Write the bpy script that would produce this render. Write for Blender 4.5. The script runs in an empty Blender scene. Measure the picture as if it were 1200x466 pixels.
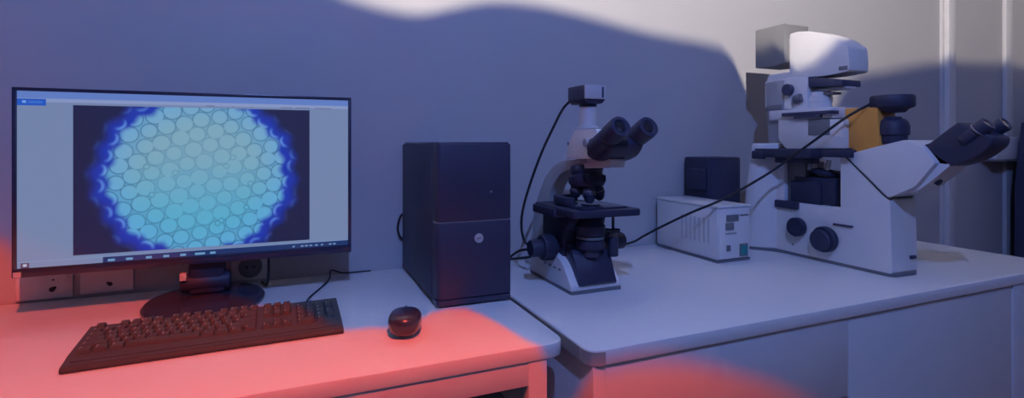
import bpy, bmesh, math, random
import numpy as np
from mathutils import Vector, Matrix, noise as mnoise

scene = bpy.context.scene
COL = scene.collection
rnd = random.Random(7)

# ------------------------------------------------------------------ camera
CAM_H = 1.10
YAW = math.radians(22.6)
SN, CS = math.sin(YAW), math.cos(YAW)
FPX, HZ = 600.0, 167.0
cd = bpy.data.cameras.new('camera')
cam = bpy.data.objects.new('camera', cd)
COL.objects.link(cam)
cam.location = (0, 0, CAM_H)
cam.rotation_euler = (math.pi / 2, 0, -YAW)
cd.sensor_width = 36
cd.lens = 36 * FPX / 1200
cd.shift_y = -(233 - HZ) / 1200
cd.clip_start = 0.02
scene.camera = cam

# measuring helpers: where a sight line meets a real plane of the room
def _ray(u, v):
    r = (u - 600) / FPX
    return (SN + r * CS, CS - r * SN, (HZ - v) / FPX)
def on_x(u, v, x):
    d = _ray(u, v); k = x / d[0]
    return (d[1] * k, CAM_H + d[2] * k)          # (Y, Z)
def on_y(u, v, y):
    d = _ray(u, v); k = y / d[1]
    return (d[0] * k, CAM_H + d[2] * k)          # (X, Z)
def on_z(u, v, z):
    d = _ray(u, v); k = (z - CAM_H) / d[2]
    return (d[0] * k, d[1] * k)                  # (X, Y)

# --------------------------------------------------------------- materials
def srgb(r, g, b):
    f = lambda c: (c / 255 / 12.92) if c / 255 <= 0.04045 else ((c / 255 + 0.055) / 1.055) ** 2.4
    return (f(r), f(g), f(b), 1)

def mat(name, col, rough=0.5, metal=0.0, spec=0.5, var=0.06, scale=30, bump=0.0, coat=0.0):
    m = bpy.data.materials.new(name); m.use_nodes = True
    nt = m.node_tree; b = nt.nodes['Principled BSDF']
    b.inputs['Roughness'].default_value = rough
    b.inputs['Metallic'].default_value = metal
    b.inputs['Specular IOR Level'].default_value = spec
    b.inputs['Coat Weight'].default_value = coat
    tc = nt.nodes.new('ShaderNodeTexCoord')
    n = nt.nodes.new('ShaderNodeTexNoise'); n.inputs['Scale'].default_value = scale
    n.inputs['Detail'].default_value = 4
    nt.links.new(tc.outputs['Object'], n.inputs['Vector'])
    mx = nt.nodes.new('ShaderNodeMix'); mx.data_type = 'RGBA'
    c = Vector(col[:3])
    mx.inputs[6].default_value = (*(c * (1 - var)), 1)
    mx.inputs[7].default_value = (*[min(1, q) for q in c * (1 + var)], 1)
    nt.links.new(n.outputs['Fac'], mx.inputs[0])
    nt.links.new(mx.outputs[2], b.inputs['Base Color'])
    if bump:
        bp = nt.nodes.new('ShaderNodeBump'); bp.inputs['Strength'].default_value = bump
        bp.inputs['Distance'].default_value = 0.002
        nt.links.new(n.outputs['Fac'], bp.inputs['Height'])
        nt.links.new(bp.outputs['Normal'], b.inputs['Normal'])
    return m

M = dict(
    wall=mat('wall_paint', (.47, .46, .465), .9, var=.05, scale=3, bump=.15),
    wallp=mat('white_wall_plastic', (.66, .65, .64), .55),
    floor=mat('grey_linoleum', (.30, .29, .29), .6, var=.15, scale=8),
    ceil=mat('ceiling_paint', (.7, .7, .7), .9),
    desk=mat('white_laminate', (.74, .73, .72), .42, var=.03, scale=60),
    deskf=mat('white_board', (.62, .61, .61), .55, var=.04, scale=20),
    edge=mat('grey_edge_band', (.34, .32, .30), .6),
    shelf=mat('shelf_board', (.40, .38, .37), .6),
    black=mat('black_plastic', (.032, .037, .075), .5, var=.15, scale=80),
    blackg=mat('gloss_black_plastic', (.036, .040, .075), .22, coat=.3),
    blackm=mat('matt_black_metal', (.026, .030, .062), .55, var=.12, scale=60),
    key=mat('key_plastic', (.065, .065, .065), .55, spec=.2, var=.1),
    kbd=mat('keyboard_plastic', (.075, .075, .078), .6, spec=.15),
    cable=mat('cable_rubber', (.018, .018, .02), .6),
    chrome=mat('brushed_metal', (.62, .62, .63), .28, metal=.9),
    silver=mat('silver_grey_paint_and_shade', (.36, .36, .38), .4, metal=.15),
    steel=mat('polished_steel', (.66, .66, .68), .25, metal=.35),
    white=mat('white_enamel', (.70, .69, .68), .38, var=.03),
    whiteg=mat('light_grey_enamel', (.52, .52, .53), .4, var=.03),
    grey=mat('grey_enamel', (.20, .20, .20), .5),
    dgrey=mat('dark_grey_enamel', (.16, .16, .17), .5),
    blue=mat('dark_blue_enamel', (.05, .055, .10), .4),
    orange=mat('orange_acrylic', (.80, .36, .07), .35),
    teal=mat('green_rocker', (.02, .26, .24), .4),
    glass=mat('dark_lens', (.02, .02, .03), .05, spec=.9),
    paper=mat('sticker', (.55, .54, .52), .6),
    groove=mat('groove_dark', (.03, .03, .035), .7),
)

# ------------------------------------------------------------- mesh helpers
class MB:
    def __init__(s): s.v = []; s.f = []
    def add(s, bm):
        bmesh.ops.recalc_face_normals(bm, faces=bm.faces[:])
        bm.verts.index_update()
        o = len(s.v)
        s.v += [tuple(v.co) for v in bm.verts]
        s.f += [[o + v.index for v in f.verts] for f in bm.faces]
        bm.free(); return s
    def box(s, x0, x1, y0, y1, z0, z1, bev=0, seg=2):
        bm = bmesh.new(); bmesh.ops.create_cube(bm, size=1)
        for v in bm.verts:
            v.co = ((x0 + x1) / 2 + v.co.x * (x1 - x0), (y0 + y1) / 2 + v.co.y * (y1 - y0), (z0 + z1) / 2 + v.co.z * (z1 - z0))
        if bev: bmesh.ops.bevel(bm, geom=bm.edges[:], offset=bev, segments=seg, affect='EDGES', profile=.5)
        return s.add(bm)
    def prism(s, prof, axis, lo, hi, bev=0, seg=2):
        bm = bmesh.new()
        def pt(a, b, c): return {'X': (c, a, b), 'Y': (a, c, b), 'Z': (a, b, c)}[axis]
        A = [bm.verts.new(pt(a, b, lo)) for a, b in prof]
        B = [bm.verts.new(pt(a, b, hi)) for a, b in prof]
        bm.faces.new(A); bm.faces.new(B[::-1])
        n = len(prof)
        for i in range(n): bm.faces.new((A[i], B[i], B[(i + 1) % n], A[(i + 1) % n]))
        bmesh.ops.recalc_face_normals(bm, faces=bm.faces[:])
        if bev:
            es = [e for e in bm.edges if len(e.link_faces) == 2 and e.calc_face_angle(0) > .45]
            bmesh.ops.bevel(bm, geom=es, offset=bev, segments=seg, affect='EDGES', profile=.5, clamp_overlap=True)
        return s.add(bm)
    def lathe(s, prof, org, axis=(0, 0, 1), seg=32, sx=1, sy=1):
        bm = bmesh.new()
        q = Vector((0, 0, 1)).rotation_difference(Vector(axis).normalized()).to_matrix()
        org = Vector(org); rings = []
        for r, h in prof:
            if r < 1e-6: rings.append([bm.verts.new(org + q @ Vector((0, 0, h)))])
            else: rings.append([bm.verts.new(org + q @ Vector((r * sx * math.cos(2 * math.pi * i / seg), r * sy * math.sin(2 * math.pi * i / seg), h))) for i in range(seg)])
        for a, b in zip(rings, rings[1:]):
            if len(a) == 1 and len(b) == 1: continue
            for i in range(seg):
                j = (i + 1) % seg
                if len(a) == 1: bm.faces.new((a[0], b[i], b[j]))
                elif len(b) == 1: bm.faces.new((a[i], a[j], b[0]))
                else: bm.faces.new((a[i], a[j], b[j], b[i]))
        for rg in (rings[0], rings[-1]):
            if len(rg) > 1: bm.faces.new(rg)
        return s.add(bm)
    def cyl(s, p0, p1, r, r1=None, bev=0.0, seg=28):
        p0, p1 = Vector(p0), Vector(p1); L = (p1 - p0).length; r1 = r if r1 is None else r1
        if bev: pr = [(0, 0), (r - bev, 0), (r - bev * .3, bev * .3), (r, bev), (r1, L - bev), (r1 - bev * .3, L - bev * .3), (r1 - bev, L), (0, L)]
        else: pr = [(0, 0), (r, 0), (r1, L), (0, L)]
        return s.lathe(pr, p0, p1 - p0, seg)
    def tube(s, pts, r, seg=8, sub=8):
        P = [Vector(p) for p in pts]; Q = []
        for i in range(len(P) - 1):
            a, b, c, d = P[max(i - 1, 0)], P[i], P[i + 1], P[min(i + 2, len(P) - 1)]
            for k in range(sub):
                t = k / sub
                Q.append(.5 * ((2 * b) + (c - a) * t + (2 * a - 5 * b + 4 * c - d) * t * t + (3 * b - a - 3 * c + d) * t ** 3))
        Q.append(P[-1])
        bm = bmesh.new(); rings = []; up = Vector((.31, .17, .93))
        for i, p in enumerate(Q):
            d = (Q[min(i + 1, len(Q) - 1)] - Q[max(i - 1, 0)]).normalized()
            n = (up - d * up.dot(d)).normalized(); up = n; m = d.cross(n)
            rings.append([bm.verts.new(p + r * (n * math.cos(2 * math.pi * k / seg) + m * math.sin(2 * math.pi * k / seg))) for k in range(seg)])
        for a, b in zip(rings, rings[1:]):
            for k in range(seg): bm.faces.new((a[k], a[(k + 1) % seg], b[(k + 1) % seg], b[k]))
        bm.faces.new(rings[0]); bm.faces.new(rings[-1][::-1])
        return s.add(bm)
    def xform(s, mtx):
        s.v = [tuple(mtx @ Vector(p)) for p in s.v]; return s
    def build(s, name, m, parent=None, origin=None, ang=35):
        o = Vector(origin) if origin is not None else (Vector(parent['_o']) if parent and '_o' in parent else Vector((0, 0, 0)))
        me = bpy.data.meshes.new(name)
        me.from_pydata([tuple(Vector(p) - o) for p in s.v], [], s.f); me.update()
        me.polygons.foreach_set('use_smooth', [True] * len(me.polygons))
        me.set_sharp_from_angle(angle=math.radians(ang))
        me.materials.append(M[m] if isinstance(m, str) else m)
        ob = bpy.data.objects.new(name, me); COL.objects.link(ob)
        if parent: ob.parent = parent; ob['_o'] = tuple(o)
        else: ob.location = o; ob['_o'] = tuple(o)
        return ob

def thing(name, label, cat, loc, group=None):
    o = bpy.data.objects.new(name, None); COL.objects.link(o)
    o.location = loc; o.empty_display_size = .05
    o['label'] = label; o['category'] = cat; o['_o'] = tuple(loc)
    if group: o['group'] = group
    return o
def tag(o, label, cat, group=None):
    o['label'] = label; o['category'] = cat
    if group: o['group'] = group
    return o
def structure(name, mb, m, parent=None):
    o = mb.build(name, m, parent)
    if parent is None: o['kind'] = 'structure'
    return o
def rounded(pts, r, n=5):
    """round the corners of a polygon; r one radius or a list"""
    out = []; N = len(pts)
    for i, p in enumerate(pts):
        rr = r[i] if isinstance(r, (list, tuple)) else r
        p = Vector(p); a = Vector(pts[i - 1]); b = Vector(pts[(i + 1) % N])
        if rr <= 0: out.append(tuple(p)); continue
        da, db = (a - p), (b - p)
        t = min(rr, da.length * .48, db.length * .48)
        A = p + da.normalized() * t; B = p + db.normalized() * t
        for k in range(n + 1):
            q = k / n
            out.append(tuple(A * (1 - q) ** 2 + p * 2 * q * (1 - q) + B * q * q))
    return out

# ==================================================================== room
WY, DZ = 1.446, 0.75
RX0, RX1, RY0 = -1.9, 3.75, -2.3
structure('floor', MB().box(RX0 - .1, RX1 + .1, RY0 - .1, WY + .1, -.1, 0), 'floor')
structure('ceiling', MB().box(RX0 - .1, RX1 + .1, RY0 - .1, WY + .1, 2.8, 2.9), 'ceil')
structure('wall_back', MB().box(RX0 - .1, RX1 + .1, WY, WY + .1, 0, 2.8), 'wall')
structure('wall_left', MB().box(RX0 - .1, RX0, RY0, WY, 0, 2.8), 'wall')
structure('wall_right', MB().box(RX1, RX1 + .1, RY0, WY, 0, 2.8), 'wall')
structure('wall_front', MB().box(RX0 - .1, RX1 + .1, RY0 - .1, RY0, 0, 2.8), 'wall')
structure('baseboard_back', MB().prism([(WY, 0), (WY - .012, 0), (WY - .012, .065), (WY - .005, .075), (WY, .075)], 'X', 2.1, RX1), 'wallp')
# vertical trunking on the wall at the right, and the slim conduit beside it
structure('trim_1', MB().box(2.79, 2.845, WY - .03, WY, 0, 2.8, .004).box(2.775, 2.79, WY - .012, WY, 0, 2.8).box(2.845, 2.862, WY - .012, WY, 0, 2.8), 'wallp')
structure('trim_2', MB().box(3.30, 3.365, WY - .018, WY, 0, 2.8, .003), 'wallp')

# ============================================================== left desk
SEAM = .441
dl = thing('desk', 'white office desk on the left carrying the monitor and keyboard', 'desk', (-.3, 1.12, 0))
LX0 = -1.05
top = rounded([(LX0, .797), (SEAM - .004, .797), (SEAM - .004, WY - .004), (LX0, WY - .004)], [.02, .035, .004, .004])
MB().prism(top, 'Z', DZ - .026, DZ, .004).build('desk_top', 'desk', dl)
MB().box(LX0 + .05, .40, .8015, .82, DZ - .068, DZ - .026, .001).build('front_apron', 'deskf', dl)
MB().box(LX0 + .05, .40, 1.40, 1.418, DZ - .068, DZ - .026, .001).build('rear_apron', 'deskf', dl)
MB().box(.366, .40, .84, 1.395, DZ - .16, DZ - .026, .001).build('side_apron', 'deskf', dl)
for (x, y) in ((.364, .800), (.364, 1.395), (LX0 + .03, .800), (LX0 + .03, 1.395)):
    MB().box(x, x + .036, y, y + .04, 0, DZ - .026, .003).build('leg', 'deskf', dl)
MB().box(LX0 + .07, .352, .86, 1.36, .612, .630, .002).build('under_shelf', 'shelf', dl)
for x in (LX0 + .3, 0):
    MB().box(x, x + .02, .9, 1.34, .630, DZ - .026).build('shelf_hanger', 'shelf', dl)

# ============================================================= right desk
RXA, RXB = .449, 2.04
dr = thing('desk', 'white laboratory table on the right carrying both microscopes', 'desk', (1.24, 1.1, 0))
top = rounded([(RXA, .738), (RXB, .738), (RXB, WY - .004), (RXA, WY - .004)], [.03, .03, .004, .004], 8)
MB().prism(top, 'Z', DZ - .027, DZ, .004).build('table_top', 'desk', dr)
eb = rounded([(RXA - .0012, .7368), (RXB + .0012, .7368), (RXB + .0012, WY - .003), (RXA - .0012, WY - .003)], [.03, .03, .004, .004], 8)
# the dark band glued along the left end of the board
mb = MB(); mb.prism([(RXA - .0015, .772), (RXA + .001, .772), (RXA + .001, WY - .01), (RXA - .0015, WY - .01)], 'Z', DZ - .026, DZ - .003)
k = rounded([(RXA, .738), (RXA + .1, .738), (RXA + .1, .9), (RXA, .9)], [.03, 0, 0, 0], 8)[:9]
k2 = [((x - .0016 if True else x), y - .0016 * (1 if x > RXA + .003 else 0)) for x, y in k]
mb.prism(k2 + [(x + .001, y + .001) for x, y in k[::-1]], 'Z', DZ - .026, DZ - .003)
mb.build('edge_band', 'edge', dr)
MB().box(.457, .484, .742, 1.42, 0, DZ - .027, .002).build('side_panel', 'deskf', dr)
MB().box(1.75, 1.835, .742, 1.42, 0, DZ - .027, .003).build('side_panel', 'deskf', dr)
MB().box(.484, 1.098, .744, .762, .552, DZ - .027, .001).build('front_panel', 'deskf', dr)
cb = MB().box(1.10, 1.748, .763, 1.40, .06, DZ - .028, .002).build('cabinet', 'deskf', dr)
MB().box(1.102, 1.746, .745, .763, .064, DZ - .030, .0015).build('door', 'deskf', cb)
MB().box(1.12, 1.74, .86, 1.39, 0, .06).build('plinth', 'dgrey', cb)

# ===================================================== wall sockets trunking
def socket(x, z, w, h, holes, label):
    t = thing('wall_socket', label, 'socket', (x, WY, z - h / 2))
    MB().box(x - w / 2, x + w / 2, WY - .009, WY - .0004, z - h / 2, z + h / 2, .003).build('cover_plate', 'wallp', t)
    if holes == 'round':
        ring = MB().lathe([(.027, 0), (.027, .004), (.022, .005), (.019, .001), (0, .001)], (x, WY - .009, z), (0, -1, 0), 32).build('socket_well', 'grey', t)
        for s in (-1, 1): MB().cyl((x + s * .0085, WY - .0095, z), (x + s * .0085, WY - .0115, z), .003).build('pin_hole', 'groove', ring)
    else:
        for dx, dz, r in holes: MB().cyl((x + dx, WY - .0088, z + dz), (x + dx, WY - .0105, z + dz), r, seg=16).build('hole', 'groove', t)
socket(-.518, .7875, .10, .066, [(.014, -.012, .0055), (.018, -.009, .0035), (.016, .009, .002)], 'flat white wall socket under the left end of the monitor')
socket(-.405, .7905, .10, .066, [(.006, -.014, .0045), (.002, -.011, .003)], 'white wall socket second from the left under the monitor')
socket(-.112, .789, .085, .066, 'round', 'round grey wall socket to the right of the monitor stand')

# ================================================================= monitor
mo = thing('monitor', 'wide black computer monitor showing a blue picture of round cells', 'monitor', (-.19, 1.28, DZ))
MX0, MX1, MZ0, MZ1, MYF = -.511, .116, .8385, 1.2075, 1.28
SX0, SX1, SZ0, SZ1 = -.5035, .1085, .856, 1.2005
hs = MB().box(MX0, MX1, MYF + .004, MYF + .024, MZ0, MZ1, .004)
hs.prism(rounded([(MX0 + .1, MZ0 + .05), (MX1 - .1, MZ0 + .05), (MX1 - .14, MZ1 - .07), (MX0 + .14, MZ1 - .07)], .03), 'Y', MYF + .022, MYF + .05, .006)
hs.build('housing', 'black', mo)
bz = MB().box(MX0, MX1, MYF, MYF + .006, SZ1, MZ1, .0012).box(MX0, MX1, MYF, MYF + .006, MZ0, SZ0, .0012)
bz.box(MX0, SX0, MYF, MYF + .006, SZ0 - .001, SZ1 + .001, .0012).box(SX1, MX1, MYF, MYF + .006, SZ0 - .001, SZ1 + .001, .0012)
bez = bz.build('bezel', 'blackg', mo)
MB().box(-.5085, -.4965, MYF - .0006, MYF + .001, MZ0 + .001, MZ0 + .011).build('sticker', 'paper', bez)
# --- what the screen displays
NX, NZ = 520, 292
gx = np.linspace(0, 1, NX); gz = np.linspace(0, 1, NZ)
U, V = np.meshgrid(gx, gz)
W_, H_ = SX1 - SX0, SZ1 - SZ0
xm, zm = U * W_ + SX0, V * H_ + SZ0
c255 = lambda *c: np.array(srgb(*c)[:3])
img = np.zeros((NZ, NX, 3)); img[:] = c255(112, 130, 166)
def fill(mask, col): img[mask] = col
fill(V > .962, c255(92, 122, 190)); fill((V > .940) & (V <= .962), c255(132, 148, 190))
fill((U < .072) & (V > .918) & (V < .958), c255(20, 80, 185))
fill((U > .012) & (U < .022) & (V > .932) & (V < .946), c255(120, 160, 220))
for q in range(6): fill((U > .028 + q * .006) & (U < .032 + q * .006) & (V > .934) & (V < .943), c255(70, 120, 205))
for a, b in ((.52, .545), (.60, .604), (.66, .664), (.76, .80), (.81, .86), (.88, .94)): fill((U > a) & (U < b) & (V > .936) & (V < .942), c255(100, 108, 140))
R_ = np.random.RandomState(4)
ix0, ix1, iz0, iz1 = -.4165, .0235, .8745, 1.1745
pic = (xm > ix0) & (xm < ix1) & (zm > iz0) & (zm < iz1)
ccx, ccz = -.196, 1.028
D = .0335; cen = []
for j in range(-9, 10):
    for i in range(-9, 10):
        a, b = (i + .5 * (j % 2)) * D, j * D * .875
        a2, b2 = a * math.cos(.25) - b * math.sin(.25), a * math.sin(.25) + b * math.cos(.25)
        cen.append((ccx + a2 + R_.uniform(-.0028, .0028), ccz + b2 + R_.uniform(-.0028, .0028), D * R_.uniform(.445, .515)))
for q in range(9):
    a = R_.uniform(0, 6.28); rr = R_.uniform(.03, .15)
    cen.append((ccx + rr * math.cos(a), ccz + rr * math.sin(a), .0052))
best = np.full(U.shape, 9.0); bdx = np.zeros(U.shape); bdz = np.zeros(U.shape); brc = np.ones(U.shape)
for a, b, rc in cen:
    d = np.hypot(xm - a, zm - b) - rc
    m_ = d < best if rc > .006 else (d < .0012)
    best[m_] = d[m_]; bdx[m_] = (xm - a)[m_]; bdz[m_] = (zm - b)[m_]; brc[m_] = rc
rad = np.hypot((xm - ccx) / 1.0, zm - ccz)
ang = np.arctan2(zm - ccz, xm - ccx)
sm = lambda a, b, x: (lambda t: t * t * (3 - 2 * t))(np.clip((x - a) / (b - a), 0, 1))
w = sm(1.10, .92, zm)[..., None]                       # cyan tint grows towards the bottom of the picture
cell = c255(122, 166, 184) * (1 - w) + c255(84, 168, 200) * w
cell = cell * (1 - .55 * sm(.10, .17, rad)[..., None]) + c255(92, 160, 215) * .55 * sm(.10, .17, rad)[..., None]
rimc = c255(38, 96, 132)
rim = np.exp(-(best / .0011) ** 2)[..., None] * (.42 + .5 * sm(.06, .16, rad)[..., None])
gap = sm(.0004, .003, best)[..., None] * .35
inner = cell * (1 - rim) + rimc * rim
inner = inner * (1 - gap) + c255(70, 140, 180) * gap
rw = rad + .004 * np.sin(ang * 24) + .003 * np.sin(ang * 9 + 1)
blue = c255(16, 46, 165)
dark = c255(14, 18, 52)
ring = sm(.154, .172, rw)[..., None]; out = sm(.174, .203, rw)[..., None]
# crescents of light on the outermost cells
dirx, dirz = np.cos(ang), np.sin(ang)
side = (bdx * dirx + bdz * dirz) / brc
cres = (np.exp(-((best + .004) / .0032) ** 2) * np.clip(-side * 1.6, 0, 1) * (1 - sm(.178, .206, rw)))[..., None]
outer = blue * (1 - out) + dark * out
cres = cres * (1 - .75 * sm(.168, .19, rw)[..., None]) * .7
outer = outer * (1 - cres) + c255(100, 150, 225) * cres
P_ = inner * (1 - ring) + outer * ring
img[pic] = P_[pic]
fill((V < .031) & (U > .22), c255(14, 42, 92)); fill((V < .031) & (U <= .22), c255(112, 130, 166))
fill((V < .036) & (V >= .031), c255(120, 150, 190))
for q, a in enumerate((.235, .285, .34, .39, .44, .485, .53)): fill((U > a) & (U < a + (.018 if q != 5 else .03)) & (V > .006) & (V < .02), c255(100, 150, 190))
for a in (.80, .83, .845, .86, .88, .90, .93, .945): fill((U > a) & (U < a + .009) & (V > .008) & (V < .018), c255(110, 140, 180))
fill((U < .03) & (U > .008) & (V < .03), c255(70, 60, 90)); fill((U < .025) & (U > .014) & (V < .022) & (V > .007), c255(180, 190, 210))
for q in range(46):
    a = R_.uniform(-1, 1); b = R_.uniform(-1, 1)
me = bpy.data.meshes.new('screen')
vv = np.stack([xm - mo['_o'][0], np.full(U.shape, MYF + .0024 - mo['_o'][1]), zm - mo['_o'][2]], -1).reshape(-1, 3)
ii = np.arange(NX * NZ).reshape(NZ, NX)
ff = np.stack([ii[:-1, :-1], ii[:-1, 1:], ii[1:, 1:], ii[1:, :-1]], -1).reshape(-1, 4)
me.from_pydata(vv.tolist(), [], ff.tolist()); me.update()
ca = me.color_attributes.new('picture', 'FLOAT_COLOR', 'POINT')
ca.data.foreach_set('color', np.concatenate([img.reshape(-1, 3), np.ones((NX * NZ, 1))], 1).astype(np.float32).ravel())
ms = bpy.data.materials.new('lit_screen'); ms.use_nodes = True
nt = ms.node_tree; b = nt.nodes['Principled BSDF']
at_ = nt.nodes.new('ShaderNodeAttribute'); at_.attribute_name = 'picture'
nt.links.new(at_.outputs['Color'], b.inputs['Emission Color'])
SCREEN_POWER = .95
b.inputs['Emission Strength'].default_value = SCREEN_POWER
b.inputs['Base Color'].default_value = (.06, .06, .062, 1); b.inputs['Roughness'].default_value = .5; b.inputs['Specular IOR Level'].default_value = .25
me.materials.append(ms)
so = bpy.data.objects.new('screen', me); COL.objects.link(so); so.parent = mo
so['label'] = 'lit screen with a picture of round blue cells'
# stand
st = MB().box(-.222, -.152, 1.296, 1.322, .768, .90, .008).box(-.235, -.145, 1.300, 1.335, .77, .80, .01)
st.build('stand_neck', 'blackm', mo)
hg = MB().cyl((-.238, 1.312, .792), (-.142, 1.312, .792), .020, bev=.004).build('tilt_hinge', 'blackm', mo)
MB().box(-.236, -.224, 1.286, 1.2875, .803, .818, .0004).box(-.236, -.224, 1.2875, 1.30, .803, .818).build('label_tag', 'paper', hg)
MB().lathe([(0, 0), (.112, 0), (.117, .003), (.117, .007), (.112, .012), (.06, .016), (0, .017)], (-.187, 1.288, DZ), (0, 0, 1), 64, sx=.99, sy=1.16).build('stand_base', 'blackg', mo)
MB().tube([(-.066, 1.325, .86), (-.066, 1.335, .80), (-.0715, 1.37, .757), (-.085, 1.41, .755)], .0028).build('power_cable', 'cable', mo)

# ================================================================ keyboard
kb = thing('keyboard', 'black full size computer keyboard on the left desk', 'keyboard', (-.13, 1.02, DZ))
KL, KWd = .435, .148            # built flat at the origin, then turned into place
c0 = Vector(on_z(60, 437, DZ)); 
kA = Vector((*on_z(68, 440, DZ), DZ)); kB = Vector((*on_z(403, 391, DZ), DZ))
dirk = (kB - kA).normalized(); KL = (kB - kA).length
KM = Matrix.Translation(kA) @ Matrix.Rotation(math.atan2(dirk.y, dirk.x), 4, 'Z')
prof = [(0, .002), (.004, 0), (KWd - .004, 0), (KWd, .006), (KWd, .024), (KWd - .006, .0275), (.034, .0165), (.022, .0135), (.004, .0105), (0, .008)]
case = MB().prism(rounded(prof, .002, 2), 'X', 0, KL, .003)
case.xform(KM).build('case', 'kbd', kb)
MB().box(.01, KL - .01, .004, .0065, .0106, .0112).box(.01, KL - .01, .014, .016, .0121, .0133).xform(KM).build('rest_ridge', 'kbd', kb)
slope = math.atan2(.0275 - .0165, KWd - .006 - .034)
u_ = (KL - .018) / 22.9
def keyrow(y, items):
    x = .009
    for wdt in items:
        if wdt < 0: x += -wdt * u_; continue
        yield x, y, wdt; x += wdt * u_
keys = []
rows = [([1, -1, 1, 1, 1, 1, -.5, 1, 1, 1, 1, -.5, 1, 1, 1, 1, -.4, 1, 1, 1], 5.25),
        ([1] * 13 + [2, -.4, 1, 1, 1, -.4, 1, 1, 1, 1], 4),
        ([1.5] + [1] * 12 + [1.5, -.4, 1, 1, 1, -.4, 1, 1, 1], 3),
        ([1.75] + [1] * 11 + [2.25, -3.8, 1, 1, 1], 2),
        ([2.25] + [1] * 10 + [2.75, -1.4, 1, -1.4, 1, 1, 1], 1),
        ([1.25, 1.25, 1.25, 6.25, 1.25, 1.25, 1.25, 1.25, -.4, 1, 1, 1, -.4, 2, 1], 0)]
dy = .0170
for items, r in rows:
    for x, y, wdt in keyrow(r * dy + .034, items): keys.append((x, y, wdt * u_, dy))
keys.append((.009 + 21.8 * u_, .034 + 1 * dy, u_, 2 * dy)); keys.append((.009 + 21.8 * u_, .034 + 3 * dy, u_, 2 * dy))
def keymesh(mb, x, y, w_, h_):
    g = .0011
    zb = .0165 + (y - .034) * math.tan(slope)
    bm = bmesh.new()
    z1 = .0165 + (y + h_ - .034) * math.tan(slope)
    T = .0056; ins = .0020
    lo = [bm.verts.new(p) for p in ((x + g, y + g, zb), (x + w_ - g, y + g, zb), (x + w_ - g, y + h_ - g, z1), (x + g, y + h_ - g, z1))]
    hi = [bm.verts.new(p) for p in ((x + g + ins, y + g + ins, zb + T), (x + w_ - g - ins, y + g + ins, zb + T), (x + w_ - g - ins, y + h_ - g - ins * .5, z1 + T + .0006), (x + g + ins, y + h_ - g - ins * .5, z1 + T + .0006))]
    bm.faces.new(lo); bm.faces.new(hi)
    for i in range(4): bm.faces.new((lo[i], lo[(i + 1) % 4], hi[(i + 1) % 4], hi[i]))
    bmesh.ops.bevel(bm, geom=[e for e in bm.edges if e.verts[0] in hi and e.verts[1] in hi], offset=.0007, segments=1, affect='EDGES')
    mb.add(bm); return mb
rest = MB()
for i, kk in enumerate(keys):
    if i < 100: keymesh(MB(), *kk).xform(KM).build('key', 'key', kb)
    else: keymesh(rest, *kk)
if rest.v:
    o = rest.xform(KM).build('key', 'key', kb); o['kind'] = 'stuff'
lg = MB()
for (x, y, w0, h0) in keys:
    if w0 > 3 * u_: continue
    zt = lambda yy: .0165 + (yy - .034) * math.tan(slope) + .0062
    for (fx, fy, sx_, sy_) in ((.30, .66, .0024, .0020), (.30, .40, .0016, .0014)):
        xa, ya = x + w0 * 0 + .0042, y + h0 * fy
        bm = bmesh.new()
        q = [bm.verts.new(p) for p in ((xa, ya, zt(ya)), (xa + sx_, ya, zt(ya)), (xa + sx_, ya + sy_, zt(ya + sy_)), (xa, ya + sy_, zt(ya + sy_)))]
        bm.faces.new(q); lg.add(bm)
lo_ = lg.xform(KM).build('key_legend', 'paper', kb); lo_['kind'] = 'stuff'
q0 = KM @ Vector((KL * .855, KWd - .002, .016))
ck = [q0, (*on_z(362, 349, DZ + .004), DZ + .004), (*on_z(378, 335, DZ + .003), DZ + .003), (*on_z(386, 327, DZ + .004), DZ + .006), (*on_y(388, 317, 1.40), ), (*on_y(400, 318, 1.42), )]
ck[4] = (ck[4][0], 1.405, max(ck[4][1], DZ + .012)); ck[5] = (ck[5][0], 1.425, DZ + .006)
MB().tube(ck + [(.12, 1.43, DZ + .003), (.18, 1.43, DZ + .003)], .0019).build('keyboard_cable', 'cable', kb)

# =================================================================== mouse
mx, my = .181, .948
mu = thing('computer_mouse', 'small black computer mouse right of the keyboard', 'mouse', (mx, my, DZ))
bm = bmesh.new(); bmesh.ops.create_uvsphere(bm, u_segments=40, v_segments=24, radius=1)
ROT = Matrix.Rotation(math.radians(-14), 3, 'Z')
for v in bm.verts:
    x, y, z = v.co
    # superellipse plan, flat underside, hump to the rear
    pl = max(abs(x) ** 2.6 + abs(y) ** 2.6, 1e-9) ** (1 / 2.6); rr = math.hypot(x, y)
    f_ = (rr / pl) * rr ** (-.42 if z > 0 else -.8) if rr > 1e-3 else 1
    X, Y = x * f_ * .0305, y * f_ * .050
    Z = (.5 * (1 + z)) ** .8 if z > 0 else .57 * max(0, (1 + z)) ** .45
    Z = .041 * Z * (1 - .16 * y)
    q = ROT @ Vector((X, Y, 0))
    v.co = (mx + q.x, my + q.y, DZ + .0015 + Z)
MB().add(bm).build('body', 'blackg', mu)
w1 = ROT @ Vector((0, .026, 0))
MB().lathe([(0, -.003), (.0075, -.003), (.0085, -.0015), (.0085, .0015), (.0075, .003), (0, .003)], (mx + w1.x, my + w1.y, DZ + .0325), ROT @ Vector((1, 0, 0)), 24).build('scroll_wheel', 'dgrey', mu)

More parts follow.
